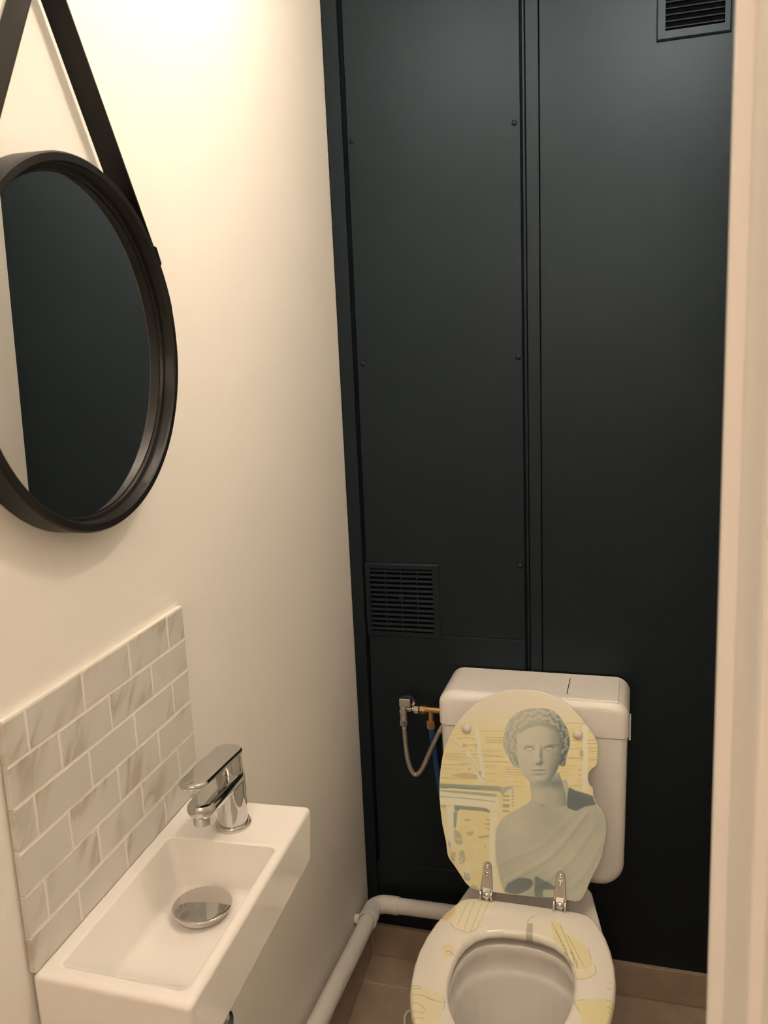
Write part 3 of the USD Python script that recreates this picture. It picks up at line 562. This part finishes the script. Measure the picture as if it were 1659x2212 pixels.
    def stone(tn):
        tn = np.clip(tn, 0, 1)[:, None]; return np.where(tn < .5, alb(te) * (1 - tn * 2) + alb(md) * tn * 2, alb(md) * (2 - tn * 2) + alb(lt) * (tn * 2 - 1))
    col = layer(col, q, mt, stone(tone))
    A(te, [(1055, 900), (1100, 925), (1210, 962), (1240, 1010), (1215, 1024), (1160, 1035), (1105, 1062), (1060, 1050), (1042, 1035), (1044, 960)], o=.92, s=8)
    A(te, [(640, 1560), (720, 1520), (800, 1530), (806, 1570), (760, 1610), (690, 1630), (620, 1610)], o=.8, s=10); A(te, [(822, 1500), (880, 1530), (940, 1560), (955, 1590), (880, 1600), (878, 1660), (825, 1655)], o=.75, s=10)
    # neck
    nk = [(778, 820), (792, 900), (800, 980), (850, 1010), (960, 1040), (1040, 1030), (1034, 960), (1012, 880), (990, 800)]; mn = poly_mask(q, nk, 5)
    tn = .70 - .42 * np.clip((a - 900) / 130, 0, 1) - .40 * g(900, 875, 120, 40) + .1 * (nz2 - .5) + .12 * g(830, 960, 26, 60) - .14 * g(905, 985, 20, 60)
    col = layer(col, q, mn, stone(tn))
    # head: cropped wavy hair round a plain oval face, drawn as a shaded relief
    import scipy.interpolate as si
    from scipy.ndimage import gaussian_filter
    hairp = [(712, 770), (668, 742), (640, 690), (610, 640), (602, 570), (614, 500), (640, 432), (692, 380), (762, 352), (842, 346), (922, 358), (986, 402), (1032, 470), (1058, 540), (1062, 610), (1044, 672), (1010, 760), (860, 640)]
    hairp = [tuple(x) for x in spline(np.array(hairp + hairp[:1], float), 160)]
    rr, ph = np.hypot(a - 850, (b - 560)), np.arctan2(b - 560, a - 850)
    wv = rr + 9 * np.sin(ph * 13) + 5 * np.sin(ph * 29 + rr / 15)
    th_ = .60 + .17 * np.sin(wv / 7.2) + .07 * np.sin(wv / 3.1 + 1) + .10 * g(720, 430, 110, 90) - .44 * np.clip((a - 860) / 170, 0, 1) - .18 * np.clip((b - 620) / 120, 0, 1) + .10 * (nz2 - .5)
    col = layer(col, q, poly_mask(q, hairp, 6), stone(th_))
    facep = [(700, 560), (712, 500), (760, 470), (850, 452), (935, 470), (990, 505), (1006, 570), (1004, 660), (985, 760), (945, 835), (900, 876), (850, 888), (800, 872), (745, 815), (710, 740), (698, 650)]
    facep = [tuple(x) for x in spline(np.array(facep + facep[:1], float), 160)]
    X, Y = (a - 850) / 185, (b - 630) / 300
    H = 120 * np.sqrt(np.clip(1 - X * X - Y * Y, 0, None)) + 24 * g(852, 672, 17, 58) + 15 * g(852, 722, 28, 18) + 9 * (g(782, 606, 46, 13) + g(922, 606, 46, 13)) - 9 * (g(782, 630, 40, 18) + g(922, 630, 40, 18)) + 6 * g(852, 778, 42, 8) - 9 * g(852, 789, 46, 5) + 8 * g(852, 802, 34, 10) - 6 * g(852, 824, 42, 12) + 9 * g(852, 856, 42, 20)
    k = (np.abs(a - 850) < 210) & (np.abs(b - 640) < 290)
    gx, gy = np.arange(650, 1052, 2.2), np.arange(400, 920, 2.2); GX, GY = np.meshgrid(gx, gy); Hg = gaussian_filter(si.griddata(q[k], H[k], (GX, GY), 'linear', fill_value=0.), 1.)
    dy, dx = np.gradient(Hg, 2.2); nn = np.stack([-dx, -dy, np.ones_like(dx)], -1); nn /= np.linalg.norm(nn, axis=-1, keepdims=True); Ld = np.array([-.50, -.34, .80]); sh = np.clip(nn @ (Ld / np.linalg.norm(Ld)), 0, 1)
    tone = si.RegularGridInterpolator((gy, gx), sh, bounds_error=False, fill_value=.3)(np.c_[b, a]); tone = .16 + .86 * tone ** 1.2 - .20 * np.clip((a - 880) / 60, 0, 1) + .08 * (nz2 - .5)
    col = layer(col, q, poly_mask(q, facep, 8), stone(tone))
    A(te, [(700, 560), (712, 500), (760, 466), (850, 448), (940, 466), (992, 502), (1008, 570), (996, 560), (975, 520), (930, 496), (850, 474), (770, 494), (728, 520)], o=.35, s=12)
    L(te, 5, [(808, 791), (836, 786), (852, 790), (868, 786), (896, 791)], o=.75, s=5); L(te, 5, [(748, 634), (768, 622), (798, 622), (820, 638)], [(884, 638), (904, 622), (932, 622), (956, 634)], o=.9, s=6); L(te, 4, [(752, 640), (784, 650), (816, 642)], [(888, 642), (920, 650), (952, 640)], o=.5, s=6); A(te, [(828, 732), (852, 742), (876, 732), (872, 746), (852, 751), (832, 745)], o=.7, s=6)
    return col
def lid_mesh():
    face = lidp.buffer(-.0022)
    b0 = np.array([face.exterior.interpolate(d, normalized=True).coords[0] for d in np.linspace(0, 1, 900, endpoint=False)])
    x0, y0, x1, y1 = face.bounds; st_ = .00105
    g = np.stack(np.meshgrid(np.arange(x0, x1, st_), np.arange(y0, y1, st_)), -1).reshape(-1, 2)
    g = g[shapely.contains_xy(face.buffer(-.0006), g[:, 0], g[:, 1])]
    P = np.vstack([b0, g]); tri = Delaunay(P).simplices; c = P[tri].mean(1); tri = tri[shapely.contains_xy(face, c[:, 0], c[:, 1])]
    a = np.cross(P[tri[:, 1]] - P[tri[:, 0]], P[tri[:, 2]] - P[tri[:, 0]]); tri[a < 0] = tri[a < 0][:, ::-1]
    nb_ = len(b0); nrm = np.roll(b0, -1, 0) - np.roll(b0, 1, 0); nrm /= np.linalg.norm(nrm, axis=1, keepdims=True); nrm = np.stack([nrm[:, 1], -nrm[:, 0]], 1)
    if not face.exterior.is_ccw: nrm = -nrm
    TH = .0155
    b1, b2 = b0 + nrm * .0022, b0 + nrm * .0022
    lay = lambda p, h: LA + p[:, :1] * LU + p[:, 1:2] * LV + h * LN
    V = np.vstack([lay(P, 0.), lay(b0 + nrm * .0013, -.0005), lay(b1, -.0022), lay(b2, -TH + .001), lay(b0, -TH)])
    n0 = len(P); order = np.arange(nb_); loops = [order, n0 + order, n0 + nb_ + order, n0 + 2 * nb_ + order, n0 + 3 * nb_ + order]; F = [tri]
    for A_, B_ in zip(loops[:-1], loops[1:]):
        q = np.stack([A_, np.roll(A_, -1), np.roll(B_, -1), B_], 1); q = np.vstack([q[:, [0, 1, 2]], q[:, [0, 2, 3]]])
        F.append(q if not face.exterior.is_ccw else q[:, ::-1])
    t2 = Delaunay(b0).simplices; c = b0[t2].mean(1); t2 = t2[shapely.contains_xy(face, c[:, 0], c[:, 1])]
    a = np.cross(b0[t2[:, 1]] - b0[t2[:, 0]], b0[t2[:, 2]] - b0[t2[:, 0]]); t2[a > 0] = t2[a > 0][:, ::-1]
    F.append(loops[-1][t2]); col = np.vstack([lid_colours(P), np.tile(CREAM * .95, (4 * nb_, 1))]); col[n0:n0 + nb_] = col[:nb_] * .5 + CREAM * .5
    return V, np.vstack(F), col
lv_, lf_, lc_ = lid_mesh()
lid = coloured(numbered(path_of(t), 'lid'), lv_ - toff, lf_, lc_, print_lid)
tag(lid, 'raised lid printed with a grey stone bust before yellow architecture, its right edge cut along the shoulder')
on_lid = lambda u_, v_, h=0.: LA + u_ * LU + v_ * LV + h * LN
for u_, v_ in ((-.1412, .3320), (.0957, .3388)):
    obj('lid_buffer', lathe([(.0102, 0), (.0102, .003), (.0088, .0062), (.005, .0082), (0, .0088)], on_lid(u_, v_), LN, 32), rubber, lid, 40, off=toff)
# hinges
for u_ in (-.0833, .0675):
    h = UsdGeom.Xform.Define(stage, numbered(path_of(t), 'hinge')).GetPrim(); tag(h, 'chrome hinge with tapered plate')
    pl = [(-.0135, .004), (.0135, .004), (.0085, .056), (.0060, .0615), (0, .064), (-.0060, .0615), (-.0085, .056)]
    P0, P1 = Polygon(pl), Polygon(pl).buffer(-.0012)
    obj('plate', hull([on_lid(u_ + x, y, .0002) for x, y in P0.exterior.coords] + [on_lid(u_ + x, y, .0022) for x, y in P0.exterior.coords] + [on_lid(u_ + x, y, .0036) for x, y in P1.exterior.coords]), steel, h, 30, off=toff)
    obj('plate_rib', hull([on_lid(u_ + x, y, z) for x, y in ((-.0062, .012), (.0062, .012), (.0050, .045), (-.0050, .045)) for z in (.0030, .0046)]), chrome, h, 30, off=toff)
    for v_ in (.0395, .0540): obj('screw', lathe([(.0036, .0035), (.0036, .0048), (.0024, .0056), (.0014, .0050), (0, .0050)], on_lid(u_, v_), LN, 20), steel, h, 30, off=toff)
    kc = on_lid(u_, -.002, .004)
    for sx in (-1, 1): obj('knuckle', lathe([(.0100, -.0016), (.0112, -.0006), (.0112, .0018), (.0095, .0028), (0, .0030)], kc + np.array([sx * .0108, 0, 0]), (sx, 0, 0), 32), chrome, h, 40, off=toff)
    obj('barrel', lathe([(.0040, -.0105), (.0072, -.006), (.0085, 0), (.0072, .006), (.0040, .0105)], kc, (1, 0, 0), 32), chrome, h, 60, off=toff)
    obj('arm', hull([on_lid(u_ + x, y, z) for x in (-.0075, .0075) for y, z in ((-.003, .001), (.012, .0005), (.012, .006), (-.001, .010))]), chrome, h, 30, off=toff)
    obj('post', lathe([(.0075, .4045), (.0075, .445)], (kc[0], kc[1] + .004, 0), n=24), chrome, h, 30, off=toff)

# ------------------------------------------------------------------ water supply and waste
voff = (.1335, -.04, .70)
t = thing('stop_valve', 'chrome angle valve and brass tee left of the cistern', 'valve', voff)
V_ = lambda *q: np.array(q, float) - voff
obj('valve_body', cat(lathe([(.0085, .686), (.0100, .690), (.0100, .724), (.0085, .727)], V_(.1335, -.04, 0), n=28), lathe([(.0075, -.034), (.0075, .012)], V_(.1335, -.04, .7150), (0, -1, 0), 24)), steel, t, 30)
obj('wall_rose', lathe([(.020, 0), (.019, .003), (.008, .006)], V_(.1335, .0, .7150), (0, -1, 0), 32), steel, t, 30)
obj('handle', cbox(V_(.1255, -.051, .727), V_(.1535, -.030, .7465), .0015), steel, t, False)
obj('side_outlet', lathe([(.0065, 0), (.0085, .004), (.0085, .012), (.0062, .014), (.0062, .022)], V_(.142, -.04, .7185), (1, 0, 0), 24), chrome, t, 30)
obj('hex_nut', lathe([(.0098, 0), (.0108, .0015), (.0108, .012), (.0098, .0135)], V_(.159, -.04, .7190), (1, 0, 0), 6), chrome, t, False)
obj('hex_nut', lathe([(.0105, 0), (.0112, .0015), (.0112, .013), (.0104, .0145)], V_(.1745, -.04, .7195), (1, 0, 0), 6), brass, t, False, label='brass hexagonal nut on the horizontal joint')
obj('outlet_nut', lathe([(.0098, .674), (.0106, .676), (.0106, .688), (.0098, .690)], V_(.1335, -.04, 0), n=6), steel, t, False)
obj('tee', cat(lathe([(.0078, 0), (.0078, .045)], V_(.1885, -.04, .7200), (1, 0, 0), 24), lathe([(.0070, .692), (.0070, .718)], V_(.2010, -.04, 0), n=24)), brass, t, 30)
obj('tee_nut', lathe([(.0100, .672), (.0112, .675), (.0112, .690), (.0098, .694)], V_(.2010, -.04, 0), n=6), brass, t, False, label='brass hexagonal nut under the tee')
hs = spline([(.1335, -.04, .676), (.1345, -.043, .648), (.1400, -.05, .600), (.1500, -.055, .566), (.1620, -.055, .555), (.1760, -.053, .568), (.1950, -.048, .610), (.2150, -.043, .655), (.2240, -.04, .672)], 90)
h = thing('braided_hose', 'braided steel hose looping below the stop valve', 'hose', hs[0])
sw = sweep(hs - hs[0], .0062, 24)
nv = len(hs) * 24; ang = np.tile(np.arange(24), len(hs)); ln = np.repeat(np.r_[0, np.cumsum(np.linalg.norm(np.diff(hs, axis=0), axis=1))], 24)
uv = np.c_[ang / 24 * 12, ln / .0032]; uv = np.vstack([uv, uv[:1], uv[-1:]])
usdkit.mesh(stage, numbered(path_of(h), 'hose'), sw, braid, smooth=True, uv=uv)
for q, ax_ in ((hs[0], (0, 0, -1)), (hs[-4], hs[-1] - hs[-4])): obj('ferrule', lathe([(.0070, -.002), (.0072, .018), (.0064, .020)], q - hs[0] , ax_, 24), steel, h, 30)
bh = spline([(.2010, -.04, .680), (.2015, -.032, .640), (.2025, -.020, .600), (.2050, -.018, .560), (.2130, -.018, .500), (.2230, -.020, .440), (.2300, -.024, .390), (.2400, -.03, .36)], 70)
h = thing('blue_hose', 'blue rubber water hose running down behind the cistern', 'hose', bh[0])
obj('hose', sweep(bh - bh[0], .0075, 20), blue_rubber, h, True)
# waste pipe along the left wall, elbow in the corner, run behind the toilet
def W(n, tt, z): return wl(n, tt, z)
pr = .0200
E0, E1 = W(.034, -.105, .1830), np.array([.098, -.040, .1765])
run = [W(.031, -1.30, .345), W(.0315, -.60, .2465), W(.032, -.40, .2185), W(.033, -.22, .1935), E0]
bend = spline([E0, W(.0335, -.068, .1785), np.array([.0500, -.0455, .1765]), np.array([.068, -.0405, .1763]), E1], 40)
poff_ = E0
t = thing('waste_pipe', 'white plastic waste pipe along the left wall turning behind the toilet', 'pipe', E0)
obj('pipe_run', sweep(spline(run, 60) - E0, pr, 32), pvc, t, 40)
obj('elbow', cat(sweep(bend - E0, pr + .0024, 32), sweep(np.array([bend[0] - (bend[1] - bend[0]) * 1.5, bend[0]]) - E0, pr + .003, 32)), pvc, t, 35)
obj('pipe_run', sweep(np.array([E1, np.array([.20, -.040, .1785]), np.array([.42, -.045, .183])]) - E0, pr, 32), pvc, t, 40)
kc = W(.0335, -.125, .1855); d = W(.033, -.22, .1935) - E0; d /= np.linalg.norm(d)
t = thing('pipe_clip', 'white plastic wall clip holding the waste pipe at the corner', 'clip', kc)
a, b, c = basis(d); th = np.linspace(.2, 2 * np.pi - .9, 40)
obj('ring', strip_solid([np.array([(pr + .0008) * e + d * -.007, (pr + .0040) * e + d * -.007, (pr + .0040) * e + d * .007, (pr + .0008) * e + d * .007]) for e in [(-np.array(N)) * math.cos(x) + np.cross(d, N) * math.sin(x) for x in th + .1]]), pvc, t, 30)
obj('stem', sweep([-N * (pr + .002) , -N * .0335], .0060, 16), pvc, t, 40)
obj('cap', lathe([(.0105, 0), (.0125, .002), (.0125, .010), (.0105, .012)], -N * .0330 + np.array([0, 0, .0]), N, 24), pvc, t, 40)
# white cord loop on the floor beside the pan
cd = spline([(.205, -.34, .006), (.178, -.285, .006), (.156, -.225, .006), (.151, -.198, .006), (.160, -.183, .006), (.182, -.178, .006), (.22, -.185, .006), (.30, -.20, .006)], 60)
cd[:, 2] = .0032
t = thing('white_cord', 'thin white cord lying in a loop on the floor beside the toilet', 'cord', cd[20])
obj('cord', sweep(cd - cd[20], .0032, 12), pvc, t, True)
